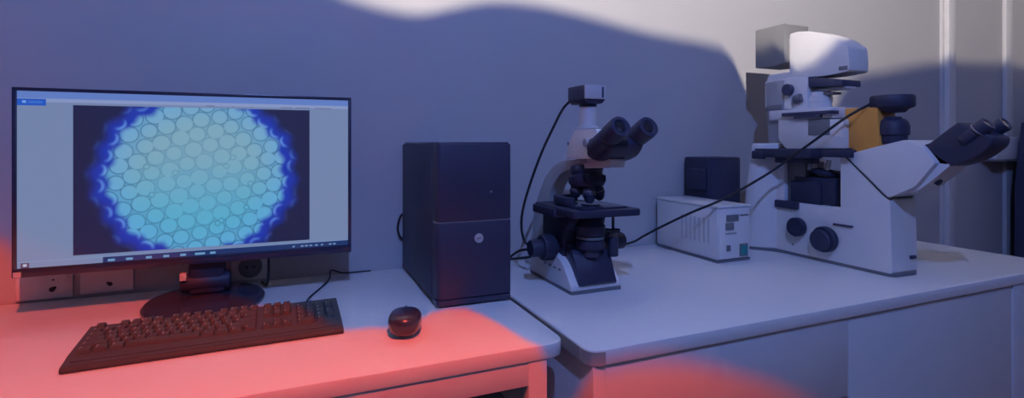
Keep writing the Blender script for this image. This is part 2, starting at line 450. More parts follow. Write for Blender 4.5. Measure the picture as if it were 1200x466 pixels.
# =========================================================== computer tower
TX0, TX1, TY0, TY1, TZ1 = .2665, .4365, 1.05, 1.435, 1.1015
tw = thing('computer_tower', 'black computer tower standing between the monitor and the small microscope', 'computer', (.35, 1.24, DZ))
MB().box(TX0, TX1 - .002, TY0 + .028, TY1, DZ + .008, TZ1 - .006, .003).build('case', 'black', tw)
fp = rounded([(TX0, TY0 + .03), (TX0 + .001, TY0 + .002), (TX1 - .001, TY0), (TX1, TY0 + .03)], [0, .016, .008, 0], 6)
fr = MB().prism(fp, 'Z', .9315, TZ1 - .004, .002).prism(fp, 'Z', DZ + .018, .9295, .002)
fr = fr.build('front_panel', 'black', tw)
MB().prism([(a, b_ + .002) for a, b_ in fp], 'Z', .9285, .9325).build('panel_seam', 'silver', fr)
MB().prism([(a, b_ + .0008) for a, b_ in fp], 'Z', DZ + .004, DZ + .0165, .001).build('foot_strip', 'blackg', fr)
MB().box(TX0 + .004, TX1 - .004, TY0 + .006, TY1 - .006, TZ1 - .007, TZ1, .003).build('top_panel', 'blackg', tw)
pb = MB().lathe([(0, 0), (.0105, 0), (.0105, .002), (.0095, .0035), (.008, .003), (0, .0026)], (.3595, TY0 + .0015, .8935), (0, -1, 0), 32).build('power_button', 'steel', tw)
MB().tube([(.3545, TY0 - .0012, .8905), (.357, TY0 - .0014, .8945), (.360, TY0 - .0014, .8925), (.3645, TY0 - .0012, .8965)], .0009, 6).build('power_mark', 'dgrey', pb)
MB().cyl((.388, TY0 + .003, .993), (.388, TY0 - .0008, .993), .002).build('indicator_lamp', 'silver', fr)
MB().box(TX0 - .0012, TX0 + .002, TY0 + .045, TY1 - .02, DZ + .02, TZ1 - .02, .001).build('side_cover', 'black', tw)
for (x, y) in ((TX0 + .02, TY0 + .06), (TX1 - .03, TY0 + .06), (TX0 + .02, TY1 - .05), (TX1 - .03, TY1 - .05)):
    MB().cyl((x, y, DZ + .0004), (x, y, DZ + .009), .011).build('foot', 'blackm', tw)
MB().tube([(TX0 + .01, TY1 + .001, .90), (TX0 - .004, TY1 + .004, .896), (TX0 - .013, TY1 + .002, .862), (TX0 - .004, TY1 + .003, .835), (TX0 + .01, TY1 + .002, .83)], .003).build('rear_cable', 'cable', tw)

# ====================================================== upright microscope
MXC, MYC = .645, 1.12
um = thing('microscope', 'small white upright microscope with black stage beside the computer tower', 'microscope', (MXC, MYC, DZ))
bx0, bx1 = .578, .712
ped = MB()
ped.prism(rounded([(1.255, DZ + .006), (1.035, DZ + .006), (1.037, DZ + .018), (1.075, DZ + .062), (1.115, DZ + .08), (1.235, DZ + .075), (1.257, DZ + .06)], [.004, .003, .004, .03, .02, .02, .01]), 'X', bx0, bx1, .006, 3)
pedo = ped.build('base', 'white', um)
MB().prism(rounded([(bx0 - .002, 1.03), (bx1 + .002, 1.03), (bx1 + .002, 1.262), (bx0 - .002, 1.262)], .008), 'Z', DZ, DZ + .007).build('base_foot', 'dgrey', pedo)
# sloping black illuminator cover at the front of the base
MB().prism(rounded([(1.0335, DZ + .016), (1.030, DZ + .02), (1.062, DZ + .088), (1.085, DZ + .108), (1.13, DZ + .108), (1.13, DZ + .06)], [.002, .004, .03, .02, .01, 0]), 'X', .598, .700, .005, 3).build('illuminator_cover', 'blackg', um)
for q in range(4):
    yy = 1.085 + q * .026
    MB().box(bx0 - .0006, bx0 + .002, yy, yy + .012, DZ + .043, DZ + .0475).build('vent_mark', 'grey', pedo)
# curved arm
out = [on_x(u, v, .622) for u, v in ((626, 306), (624, 262), (629, 232), (638, 208), (648, 194), (658, 188), (690, 186), (715.5, 186))]
inn = [on_x(u, v, .622) for u, v in ((715.5, 196.5), (690, 197), (670, 197.5), (657, 203), (648, 216), (643, 232), (641, 252), (644, 306))]
arm = MB().prism(rounded(out + inn, [0, .02, .03, .03, .02, .02, .01, .004, .004, .01, .02, .02, .03, .03, .02, 0], 4), 'X', .622, .662, .007, 3)
armo = arm.build('arm', 'whiteg', um)
# focusing block, stage carrier and coaxial knobs
MB().prism(rounded([(1.10, DZ + .07), (1.215, DZ + .07), (1.215, .925), (1.17, .935), (1.075, .935), (1.075, .905), (1.10, .88)], .008), 'X', .592, .698, .005).build('focus_block', 'blackm', um)
def knob(x0, x1, y, z):
    s = 1 if x1 > x0 else -1
    k_ = MB()
    L = abs(x1 - x0)
    k_.lathe([(0, 0), (.018, 0), (.0185, .008), (.0295, .010), (.031, .013), (.031, L * .55), (.0295, L * .58), (.021, L * .6), (.021, L - .004), (.019, L), (0, L)], (x0, y, z), (s, 0, 0), 40)
    ko = k_.build('focus_knob', 'blackm', um)
    rb = MB()
    for q in range(36):
        a = q / 36 * 2 * math.pi; cy, cz = y + math.cos(a) * .031, z + math.sin(a) * .031
        rb.cyl((x0 + s * .014, cy, cz), (x0 + s * L * .53, cy, cz), .0012, seg=6)
    rb.build('knurling', 'blackm', ko)
knob(.592, .520, 1.135, .842)
knob(.698, .776, 1.118, .847)
# stage
stg = MB().prism(rounded([(.563, .995), (.738, .985), (.738, 1.14), (.70, 1.205), (.563, 1.205)], .012), 'Z', .930, .9465, .003)
sto = stg.build('stage', 'blackm', um)
MB().box(.59, .715, 1.01, 1.13, .9466, .9505, .0015).build('upper_plate', 'blackg', sto)
MB().lathe([(.0, 0), (.022, 0), (.024, .0015), (.022, .003), (0, .003)], (.648, 1.066, .9503), (0, 0, 1), 32).build('light_opening', 'glass', sto)
MB().prism(rounded([(.585, 1.08), (.60, 1.06), (.613, 1.075), (.60, 1.115), (.62, 1.15), (.665, 1.152), (.665, 1.165), (.60, 1.168), (.583, 1.13)], .008, 4), 'Z', .9505, .968, .003).build('slide_clip', 'black', sto)
MB().box(.556, .60, 1.08, 1.20, .922, .943, .004).build('stage_end', 'blackm', sto)
sh = MB().cyl((.702, 1.05, .93), (.702, 1.05, .865), .0035).cyl((.702, 1.05, .872), (.702, 1.05, .826), .0125, bev=.002).build('stage_drive', 'blackm', sto)
MB().cyl((.702, 1.05, .884), (.702, 1.05, .872), .009, bev=.002).build('drive_knob', 'dgrey', sh)
# condenser under the stage
cn = MB().lathe([(0, 0), (.028, 0), (.034, .006), (.034, .022), (.030, .026), (.030, .034), (.036, .038), (.036, .058), (.026, .072), (.018, .086), (0, .086)], (.648, 1.066, .843), (0, 0, 1), 36)
cno = cn.build('condenser', 'blackm', um)
MB().lathe([(.0305, .0275), (.0345, .0275), (.0345, .0335), (.0305, .0335)], (.648, 1.066, .843), (0, 0, 1), 36).build('condenser_ring', 'dgrey', cno)
MB().cyl((.675, 1.055, .892), (.705, 1.035, .889), .0035, bev=.001).cyl((.698, 1.04, .8895), (.710, 1.032, .889), .0055, bev=.001).build('aperture_lever', 'blackm', cno)
MB().lathe([(0, 0), (.024, 0), (.024, .012), (.020, .017), (0, .017)], (.648, 1.066, .842 - .0), (0, 0, -1), 32).build('field_lens', 'black', um)
# nosepiece and objectives
npc = Vector((.646, 1.082, 1.045))
nz = MB().lathe([(0, 0), (.037, 0), (.040, -.006), (.040, -.016), (.038, -.018), (.038, -.024), (.044, -.027), (.044, -.042), (.038, -.052), (0, -.054)], npc, (0, .14, 1), 40)
nzo = nz.build('nosepiece', 'blackm', um)
rg = MB()
for q in range(40):
    a = q / 40 * 2 * math.pi
    rg.cyl(npc + Vector((math.cos(a) * .0435, math.sin(a) * .0435 - .0045, -.027 - .14 * math.sin(a) * .0435)), npc + Vector((math.cos(a) * .0435, math.sin(a) * .0435 - .0055, -.041 - .14 * math.sin(a) * .0435)), .0016, seg=6)
rg.build('knurling', 'blackm', nzo)
for a, L, kind in ((math.radians(250), .044, 0), (math.radians(160), .034, 1), (math.radians(340), .040, 1), (math.radians(70), .030, 0)):
    d = Vector((math.cos(a) * .34, math.sin(a) * .34 + .05, -1)).normalized()
    p = npc + Vector((math.cos(a) * .021, math.sin(a) * .021 - .005, -.046))
    ob_ = MB().lathe([(0, 0), (.014, 0), (.014, L * .28), (.016, L * .3), (.016, L * .62), (.0135, L * .68), (.0115, L * .86), (.006, L), (0, L)], p, d, 28).build('objective', 'black', nzo)
    MB().lathe([(.0158, L * .40), (.0164, L * .40), (.0164, L * .46), (.0158, L * .46)], p, d, 28).build('objective_band', 'dgrey', ob_)
# viewing head
hd = MB()
hp = [on_x(u, v, .61) for u, v in ((664, 186), (667, 170), (675, 152), (700, 151), (702, 160), (706, 172), (702, 186))]
hd.prism(rounded(hp, [.006, .012, .008, .006, .01, .01, .006]), 'X', .607, .683, .008, 3)
hdo = hd.build('viewing_head', 'white', um)
MB().lathe([(0, 0), (.004, 0), (.004, .0015), (0, .0015)], (.607, 1.10, 1.098), (-1, 0, 0), 20, sx=1, sy=1).build('badge', 'grey', hdo)
MB().lathe([(.032, 0), (.034, .002), (.034, .008), (.032, .010), (0, .010), (0, 0)], (.645, 1.062, 1.052), (0, 0, 1), 36).build('mount_ring', 'silver', um)
pr = MB().prism(rounded([(1.015, 1.070), (.998, 1.062), (.965, 1.058), (.925, 1.072), (.905, 1.10), (.935, 1.118), (.975, 1.115), (1.01, 1.11)], .014, 5), 'X', .604, .690, .012, 3)
pro = pr.build('binocular_body', 'black', um)
for x in (.611, .681):
    p0 = Vector((x, .985, 1.085)); p1 = Vector((x, .885, 1.134))
    d = (p1 - p0).normalized(); L = (p1 - p0).length
    e = MB().lathe([(0, 0), (.021, 0), (.0225, .006), (.0225, L * .52), (.0205, L * .54), (.0205, L * .6), (.0235, L * .62), (.0238, L * .93), (.0225, L), (.016, L), (.012, L - .004), (0, L - .0035)], p0, d, 36).build('eyepiece_tube', 'black', pro)
    MB().lathe([(0, 0), (.0115, 0), (.0115, .0012), (0, .002)], p0 + d * (L - .0036), d, 24).build('eye_lens', 'glass', e)
MB().cyl((.612, 1.01, 1.10), (.598, 1.01, 1.10), .010, bev=.002).build('tube_knob', 'silver', hdo)
# photo tube and camera on top
MB().lathe([(0, 0), (.025, 0), (.025, .004), (.0205, .006), (.0195, .048), (.019, .052), (0, .052)], (.645, 1.072, 1.134), (0, 0, 1), 36).build('photo_tube', 'whiteg', um)
MB().lathe([(0, 0), (.0205, 0), (.021, .008), (.0, .008)], (.645, 1.072, 1.186), (0, 0, 1), 36).build('tube_clamp', 'blackm', um)
cmr = MB().prism([(.617, 1.203), (.626, 1.193), (.668, 1.193), (.677, 1.203), (.677, 1.2365), (.617, 1.2365)], 'Y', 1.043, 1.122, .003)
cmo = cmr.build('camera', 'black', um)
MB().box(.6185, .6755, 1.0395, 1.0445, 1.2035, 1.236, .001).build('camera_face', 'whiteg', cmo)
MB().box(.664, .6685, 1.0385, 1.040, 1.207, 1.232).build('face_mark', 'black', cmo)
MB().lathe([(0, 0), (.006, 0), (.006, .014), (.004, .02), (0, .02)], (.640, 1.12, 1.213), (0, 1, -.15), 20).build('cable_plug', 'blackm', cmo)
cb_ = [(.640, 1.137, 1.210)]
for u, v, x in ((660, 127, .625), (648, 150, .605), (635, 178, .585), (623, 210, .565), (614, 240, .548), (611, 262, .542), (614, 281, .548), (622, 291, .56)):
    y, z = on_x(u, v, x); cb_.append((x, y, z))
cb_ += [(.56, 1.30, .80), (.53, 1.35, .757)]
MB().tube(cb_, .0034).build('camera_cable', 'cable', cmo)

# ============================================================= power supply
px0, px1, py0, py1, pz1 = 1.121, 1.245, 1.139, 1.415, .912
ps = thing('power_supply', 'white power supply box with a green switch beside the large microscope', 'power supply', (1.18, 1.28, DZ))
cs = MB().box(px0, px1, py0 + .004, py1, DZ + .008, pz1, .004)
cs.box(px0 - .003, px1 + .003, py0 - .002, py1, pz1 - .003, pz1 + .004, .003)
cso = cs.build('case', 'white', ps)
MB().box(px0 + .003, px1 - .003, py0, py0 + .006, DZ + .01, pz1 - .004, .002).build('front_plate', 'white', ps)
MB().box(px0 - .001, px1 + .001, py0 + .002, py1 - .002, DZ, DZ + .008).build('foot_rail', 'dgrey', ps)
for q in range(7):
    yy = py0 + .035 + q * .019
    MB().prism(rounded([(yy, .80), (yy + .006, .80), (yy + .006, .875), (yy, .875)], .003), 'X', px0 - .0008, px0 + .001).build('vent_slot', 'whiteg', cso)
def onpsu(u, v): return on_y(u, v, py0)
def pplate(name, u0, v0, u1, v1, m, t=.003, bev=.0008):
    a = onpsu(u0, v0); c = onpsu(u1, v1)
    return MB().box(a[0], c[0], py0 - t, py0 + .001, c[1], a[1], bev).build(name, m, ps)
pplate('display', 851, 252, 865, 258.5, 'dgrey'); pplate('selector', 850, 261.5, 859.5, 269, 'grey')
pplate('brand_line', 867, 251, 877, 252.4, 'grey', .0006, 0)
pplate('printed_line', 850, 273, 863, 274, 'silver', .0006, 0)
pplate('small_switch', 851, 287.5, 855.5, 294, 'dgrey')
rs = pplate('rocker_switch', 866.5, 285.5, 876, 299, 'dgrey', .002)
a = onpsu(867.7, 287); c = onpsu(874.8, 297.5)
MB().prism([(py0 - .001, c[1]), (py0 - .0035, c[1]), (py0 - .0022, (a[1] + c[1]) / 2), (py0 - .005, a[1]), (py0 - .001, a[1])], 'X', a[0], c[0]).build('rocker', 'teal', rs)

# ================================================================ lamp unit
bb = thing('lamp_power_unit', 'black upright box standing behind the white power supply', 'box', (1.31, 1.37, DZ))
bxl, _ = on_y(830, 200, 1.315); bxr, bzt = on_y(868, 184, 1.315)
MB().box(bxl, bxr, 1.315, 1.43, DZ + .006, bzt, .006).build('case', 'blackm', bb)
MB().box(bxl + .006, bxr - .006, 1.311, 1.318, DZ + .02, bzt - .012, .002).build('front_panel', 'black', bb)
MB().box(bxl - .018, bxl + .002, 1.32, 1.40, .942, 1.012, .006).build('side_handle', 'blackm', bb)
for x, y in ((bxl + .02, 1.33), (bxr - .02, 1.33), (bxl + .02, 1.415), (bxr - .02, 1.415)): MB().cyl((x, y, DZ), (x, y, DZ + .007), .008).build('foot', 'blackm', bb)

# ===================================================== inverted microscope
im = thing('microscope', 'large white inverted microscope with black eyepieces and an orange block', 'microscope', (1.48, 1.05, DZ))
IX0, IX1 = 1.42, 1.535
plan = rounded([(1.362, 1.30), (1.362, 1.262), (1.420, 1.19), (1.420, .845), (1.528, .838), (1.535, 1.19), (1.59, 1.262), (1.59, 1.30)], [.01, .03, .05, .022, .03, .04, .03, .01], 6)
MB().prism([(x, y) for x, y in plan], 'Z', DZ, DZ + .009, .001).build('foot_plate', 'dgrey', im)
up_ = rounded([(.847, DZ + .008), (1.262, DZ + .008), (1.24, 1.052), (1.166, 1.052), (1.166, .915), (.985, .915), (.985, 1.062), (.972, 1.062), (.858, .954), (.852, .95)],
              [.006, .01, .01, .004, .004, .004, .004, .004, .006, .003])
low = MB().prism(up_, 'X', IX0, IX1 - .006, .012, 4)
fl = MB().prism(rounded([(1.364, 1.298), (1.364, 1.258), (1.421, 1.185), (1.53, 1.185), (1.588, 1.258), (1.588, 1.298)], [.012, .03, .06, .06, .03, .012], 6), 'Z', DZ + .008, 1.098, .006, 3)
fl.v = [(1.476 + (x - 1.476) * (1 - .35 * max(0, z - .95)), y - max(0, y - 1.17) / .13 * .05 * ((z - DZ) / .35) ** 1.3, z) for x, y, z in fl.v]
low.v, low.f = low.v + fl.v, low.f + [[q + len(low.v) for q in f] for f in fl.f]
body = low.build('body', 'white', im)
# raised curved styling line on the side
sl = [on_x(u, v, IX0) for u, v in ((948, 256), (968, 261), (990, 272), (1010, 282), (1019, 290), (1020, 301))]
MB().tube([(IX0 + .001, y, z) for y, z in sl], .0016, 6).build('styling_line', 'white', body)
# wedge shaped tube carrier in front
wd = [on_x(u, v, IX0) for u, v in ((990.5, 181.5), (1030, 171), (1062, 163.5), (1080, 171), (1096, 191), (1072, 219), (1041, 231.5))]
MB().prism(rounded(wd, [.004, .01, .008, .008, .006, .01, .004], 4), 'X', IX0 - .001, IX1 - .004, .004, 3).build('tube_carrier', 'white', im)
sm_ = [on_x(u, v, IX0) for u, v in ((990, 182.5), (1015, 207.5), (1040, 232))]
MB().tube([(IX0 - .0005, y, z) for y, z in sm_] + [(IX0 + .02, sm_[-1][0] - .005, sm_[-1][1]), (IX1 - .02, sm_[-1][0] - .006, sm_[-1][1])], .0017, 6).build('seam', 'groove', body)
# knobs, slot and badge on the side
def sideknob(u, v, r, L, name):
    y, z = on_x(u, v, IX0 - L)
    return MB().lathe([(0, 0), (r * .7, 0), (r * .72, L * .2), (r * .97, L * .25), (r, L * .35), (r, L * .9), (r * .94, L), (r * .5, L), (r * .45, L * .93), (0, L * .93)], (IX0 + .002, y, z), (-1, 0, 0), 40).build(name, 'blackm', im)
sideknob(930, 266, .0285, .026, 'light_knob')
k2_ = sideknob(963, 280.5, .037, .024, 'focus_knob')
y, z = on_x(960, 281.5, IX0 - .03)
MB().lathe([(0, 0), (.031, 0), (.031, .006), (.028, .009), (0, .009)], (IX0 - .021, y + .002, z), (-1, 0, 0), 36).build('fine_knob', 'black', k2_)
y, z = on_x(929.5, 286, IX0); MB().cyl((IX0 + .002, y, z), (IX0 - .0015, y, z), .003).build('side_pin', 'dgrey', body)
a, b_ = on_x(977, 261.5, IX0), on_x(1000, 266, IX0)
MB().box(IX0 - .006, IX0 + .002, b_[0], a[0], b_[1] - .002, a[1] + .001, .002).build('filter_slider', 'black', im)
MB().box(1.494, 1.514, .8415, .852, .792, .801, .001).build('front_badge', 'black', im)
# nosepiece block under the stage
nb = rounded([on_x(u, v, 1.44) for u, v in ((921, 190), (921, 240), (944, 238), (944, 243), (961, 243), (961, 239.5), (979.5, 238.5), (982, 190))], 0)
blk = MB().box(1.432, 1.53, on_x(979, 200, 1.432)[0], on_x(930, 200, 1.432)[0], on_x(960, 239, 1.432)[1], .996, .006)
blk.box(1.425, 1.44, on_x(961, 240, 1.425)[0], on_x(926, 240, 1.425)[0], on_x(940, 242, 1.425)[1], on_x(940, 212, 1.425)[1], .004)
bo = blk.build('nosepiece_block', 'blackm', im)
MB().box(1.41, 1.46, on_x(934, 236, 1.41)[0], on_x(907, 236, 1.41)[0], on_x(907, 242, 1.41)[1], on_x(907, 233.5, 1.41)[1], .004).build('focus_tab', 'black', bo)
MB().box(1.435, 1.52, on_x(944, 200, 1.435)[0], on_x(920.5, 200, 1.435)[0], on_x(925, 240, 1.435)[1], 1.04, .003).build('guide_rail', 'dgrey', bo)
nd = MB().lathe([(0, 0), (.042, 0), (.046, .006), (.046, .014), (.03, .02), (0, .02)], (1.475, 1.062, 1.0), (.12, -.12, 1), 36).build('turret', 'blackm', bo)
for (u, vt, vb, x, lean) in ((949, 188, 199, 1.45, .0), (955, 188, 199, 1.45, .002), (968, 188, 204, 1.45, -.012)):
    y0, z0 = on_x(u, vb, x); y1, z1 = on_x(u, vt, x)
    MB().lathe([(0, 0), (.0078, 0), (.0078, .014), (.0065, .016), (.0065, (z1 - z0) + .002), (0, (z1 - z0) + .002)], (x, y0, z0), (0, lean * 20 * (z1 - z0), (z1 - z0)), 20).build('objective', 'steel', nd)
# stage
sa = on_x(885, 173, 1.40); sb = on_x(1002, 176, 1.40)
stb = MB().box(1.40, 1.545, .945, 1.228, 1.058, 1.080, .003).box(1.358, 1.41, 1.03, 1.226, 1.054, 1.081, .003)
stb.box(1.37, 1.44, 1.06, 1.160, 1.038, 1.060, .003)
sto2 = stb.build('stage', 'blackm', im)
MB().box(1.352, 1.37, 1.19, 1.233, 1.048, 1.074, .004).build('stage_handle', 'blackm', sto2)
MB().box(1.42, 1.53, .955, 1.19, 1.080, 1.0845, .001).build('specimen_plate', 'black', sto2)
# upper column and transmitted light arm
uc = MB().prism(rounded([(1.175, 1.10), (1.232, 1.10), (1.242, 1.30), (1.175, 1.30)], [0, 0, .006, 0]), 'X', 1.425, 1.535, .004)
uco = uc.build('column', 'silver', im)  # grey colour carries the shade that falls on this column
MB().box(1.4235, 1.43, 1.178, 1.236, 1.205, 1.222, .001).build('column_band', 'grey', uco)
car = rounded([on_x(u, v, 1.41) for u, v in ((912, 139.5), (912, 163), (921, 174), (989, 174), (989, 139.5))], [.002, .008, .008, .002, .002])
caro = MB().prism(car, 'X', 1.41, 1.52, .003).box(1.41, 1.515, on_x(975, 130, 1.41)[0], on_x(901, 130, 1.41)[0], on_x(930, 140, 1.41)[1], on_x(930, 128, 1.41)[1], .003).build('condenser_carrier', 'white', im)
a, b_ = on_x(947, 140.5, 1.408), on_x(972, 158, 1.408)
MB().box(1.4075, 1.415, b_[0], a[0], b_[1], a[1], .001).build('recess_plate', 'grey', caro)
a, b_ = on_x(916.5, 131, 1.40), on_x(975, 134.5, 1.40)
MB().box(1.397, 1.43, b_[0], a[0], b_[1] + .003, a[1] - .004, .001).build('filter_slot', 'blue', caro)
a, b_ = on_x(930, 135, 1.40), on_x(961, 136, 1.40)
MB().box(1.398, 1.43, b_[0], a[0], b_[1] - .003, a[1] - .002, .001).build('filter_slide', 'blue', caro)
# condenser cylinder
yc, _z = on_x(961, 115, 1.47)
MB().lathe([(0, 0), (.030, 0), (.032, .004), (.032, .03), (.034, .032), (.034, .046), (.030, .05), (.030, .062), (0, .062)], (1.47, yc, 1.192), (0, 0, 1), 40).build('condenser', 'white', im)
ya = on_x(985, 104, 1.44)
MB().box(1.45, 1.49, ya[0] - .012, yc, 1.255, 1.262, .002).build('condenser_lever', 'whiteg', im)
MB().box(1.452, 1.488, on_x(976, 108, 1.45)[0], yc - .01, 1.243, 1.25, .001).build('iris_lever', 'dgrey', im)
MB().lathe([(0, 0), (.012, 0), (.014, .003), (.014, .02), (.012, .024), (0, .024)], (1.425, yc + .05, 1.232), (0, -.9, .25), 28).build('centring_screw', 'dgrey', im)
MB().prism(rounded([on_x(u, v, 1.435) for u, v in ((937, 91), (944, 98), (948, 102), (987, 100.5), (987, 93), (950, 90))], .003), 'X', 1.435, 1.515, .003).build('field_stop_ring', 'blue', im)
# arm behind the condenser with its knob
am = rounded([on_x(u, v, 1.43) for u, v in ((896.5, 96), (896.5, 126), (912, 128), (946, 128), (946, 90), (930, 91))], [.004, .002, .002, .002, .002, .004])
amo = MB().prism(am, 'X', 1.43, 1.53, .004).build('light_arm', 'white', im)
y, z = on_x(921.5, 105, 1.415)
MB().lathe([(0, 0), (.016, 0), (.0185, .004), (.0185, .014), (.016, .017), (0, .017)], (1.43, y, z), (-1, 0, 0), 32).build('arm_knob', 'blue', amo)
# white lamp head
hdp = [on_x(u, v, 1.44) for u, v in ((925.5, 40), (934, 37), (950, 36.5), (966, 40), (982, 46), (993.5, 54.5), (994.5, 70), (994.5, 83), (975, 87.5), (960, 89.5), (940, 90.5), (898, 96.5), (901, 88), (925.5, 84))]
hdm = MB().prism(rounded(hdp, [.006, .01, .02, .03, .03, .008, .004, .008, .02, .01, .01, .004, .006, .004], 4), 'X', 1.44, 1.525, .014, 4)
hdo2 = hdm.build('lamp_head', 'white', im)
a, b_ = on_x(983, 78, 1.44), on_x(994, 81.3, 1.44)
MB().box(1.4385, 1.45, b_[0] + .002, a[0], b_[1], a[1], .0008).build('name_plate', 'dgrey', hdo2)
# grey lamp housing at the back
ga, gb = on_x(885, 35, 1.42), on_x(919, 28, 1.42)
gy0, gy1 = gb[0], ga[0]
gz1 = (ga[1] + gb[1]) / 2; gz0 = on_x(885, 80, 1.42)[1]
gh = MB().prism(rounded([(gy1, gz0), (gy1, gz1), (gy0, gz1), (gy0, gz0 + .004), (gy0 + .04, gz0 - .004)], [.004, .004, .004, .004, .02]), 'X', 1.42, 1.53, .003)
gho = gh.build('lamp_housing', 'grey', im)
lv = MB()
for q in range(5): lv.box(1.44 + q * .017, 1.448 + q * .017, gy0 + .02, gy1 - .02, gz1 - .001, gz1 + .0012)
lv.build('cooling_slots', 'groove', gho)
MB().box(1.4415, 1.5235, gy0 - .045, gy0 + .01, gz0 + .012, gz1 - .045, .004).build('housing_neck', 'whiteg', gho)
# orange block and the camera on the side port
oa = [on_x(u, v, 1.43) for u, v in ((990.5, 127), (1028, 125.5), (1030, 174), (1012, 176), (990.5, 181))]
MB().prism(rounded(oa, .003), 'X', 1.43, 1.505, .003).build('orange_filter_block', 'orange', im)
CX = 1.475; cy_, cz_ = on_x(1045.5, 163, CX)
MB().lathe([(0, -.012), (.032, -.012), (.034, .0), (.034, .010), (.039, .012), (.039, .034), (.036, .046), (.03, .053), (.022, .056), (.022, .06), (0, .06)], (CX, cy_, cz_), (0, 0, 1), 40).build('camera_adapter', 'blackm', im)
zc0, zc1 = on_x(1045, 130, CX)[1], on_x(1045, 112, CX)[1]
cam2 = MB().lathe([(0, zc0 - cz_ - .004), (.03, zc0 - cz_ - .004), (.036, zc0 - cz_ + .004), (.049, zc0 - cz_ + .010), (.051, zc0 - cz_ + .014), (.051, zc1 - cz_ - .005), (.048, zc1 - cz_), (0, zc1 - cz_ + .001)], (CX, cy_, cz_), (0, 0, 1), 36)
cm2 = cam2.build('camera', 'blackm', im)
# long cable that sags from the camera to the desk behind the small microscope
lc = [(CX - .028, cy_ + .032, zc1 - .018)]
for u, v, x in ((1006, 129, 1.405), (985, 142, 1.385), (955, 164, 1.368), (930, 182, 1.355), (905, 200, 1.33)):
    y, z = on_x(u, v, x); lc.append((x, y, z))
for u, v, y in ((870, 221, 1.125), (840, 236.5, 1.13), (812, 248, 1.19), (780, 263, 1.28), (755, 276, 1.37), (741, 283.5, 1.41)):
    x, z = on_y(u, v, y); lc.append((x, y, max(z, DZ + .007)))
lc += [(.93, 1.425, DZ + .006), (.75, 1.42, DZ + .006), (.6, 1.40, DZ + .006), (.50, 1.42, DZ + .006), (.455, 1.428, DZ + .006)]
MB().tube(lc, .0036).build('camera_cable', 'cable', cm2)
# binocular head
bp_ = [on_x(u, v, 1.44) for u, v in ((1079.5, 174), (1082, 169.5), (1088, 168), (1122, 142.5), (1134, 149), (1164, 160), (1162, 171), (1142, 186), (1112, 196), (1090, 191), (1085, 179))]
bno = MB().prism(rounded(bp_, [.004, .004, .004, .006, .006, .008, .01, .02, .02, .01, .004], 4), 'X', 1.44, 1.515, .006, 3).build('binocular_head', 'blackm', im)
for x, (u0, v0, u1, v1) in ((1.447, (1130, 165, 1158, 144)), (1.511, (1140, 165, 1179, 144))):
    p0 = Vector((x, *on_x(u0, v0, x))); p1 = Vector((x, *on_x(u1, v1, x))); d = (p1 - p0).normalized(); L = (p1 - p0).length
    e = MB().lathe([(0, 0), (.015, 0), (.0155, L * .45), (.0145, L * .47), (.0145, L * .55), (.018, L * .58), (.018, L * .94), (.0165, L), (.011, L), (.009, L - .003), (0, L - .003)], p0, d, 32).build('eyepiece_tube', 'black', bno)
    MB().lathe([(0, 0), (.0088, 0), (.0088, .001), (0, .0016)], p0 + d * (L - .003), d, 24).build('eye_lens', 'glass', e)
    MB().lathe([(.0178, L * .60), (.0184, L * .60), (.0184, L * .635), (.0178, L * .635)], p0, d, 32).build('dioptre_ring', 'silver', e)
y, z = on_x(1090, 208.5, 1.47); y2, z2 = on_x(1102, 214.5, 1.47)
MB().cyl((1.47, y + .01, z + .004), (1.47, y2, z2), .0045, bev=.001).cyl((1.47, y - .004, z), (1.47, y2, z2), .0085, bev=.002).build('port_lever', 'black', im)
# wedge neck between carrier and binocular head
nk = [on_x(u, v, 1.45) for u, v in ((1070, 185), (1086, 172), (1117, 193), (1098, 209), (1078, 224), (1058, 227))]
MB().prism(rounded(nk, .006), 'X', 1.44, 1.516, .006).build('head_neck', 'white', im)

# ========================================================= things on the right
wb = thing('wall_box', 'pale box mounted on the wall right of the large eyepieces', 'box', (3.26, WY, 1.0))
x0, z1 = 3.10, 1.128; x1 = 3.395; z0 = 1.018
MB().box(x0, x1, WY - .07, WY - .0004, z0, z1, .006).build('housing', 'white', wb)
MB().box(x0 - .004, x1 + .004, WY - .075, WY - .0004, z0 - .010, z0, .002).build('shadow_strip', 'dgrey', wb)  # dark strip put in for the shadow under the box
rk = thing('storage_cabinet', 'tall dark cabinet at the right edge behind the laboratory table', 'cabinet', (3.35, 1.2, 0))
rkm = MB().prism([(3.20, 0), (3.72, 0), (3.72, 1.20), (3.27, 1.20), (3.21, .9)], 'Y', 1.20, 1.36, .006)
rkm.build('carcass', 'blue', rk)
MB().box(3.205, 3.71, 1.185, 1.202, .13, .18, .002).build('drawer_front', 'white', rk)
MB().box(3.205, 3.71, 1.185, 1.202, .02, .05, .002).build('drawer_front', 'white', rk)

# =================================================================== lights
def look(o, tgt):
    o.rotation_euler = (Vector(tgt) - Vector(o.location)).to_track_quat('-Z', 'Y').to_euler()
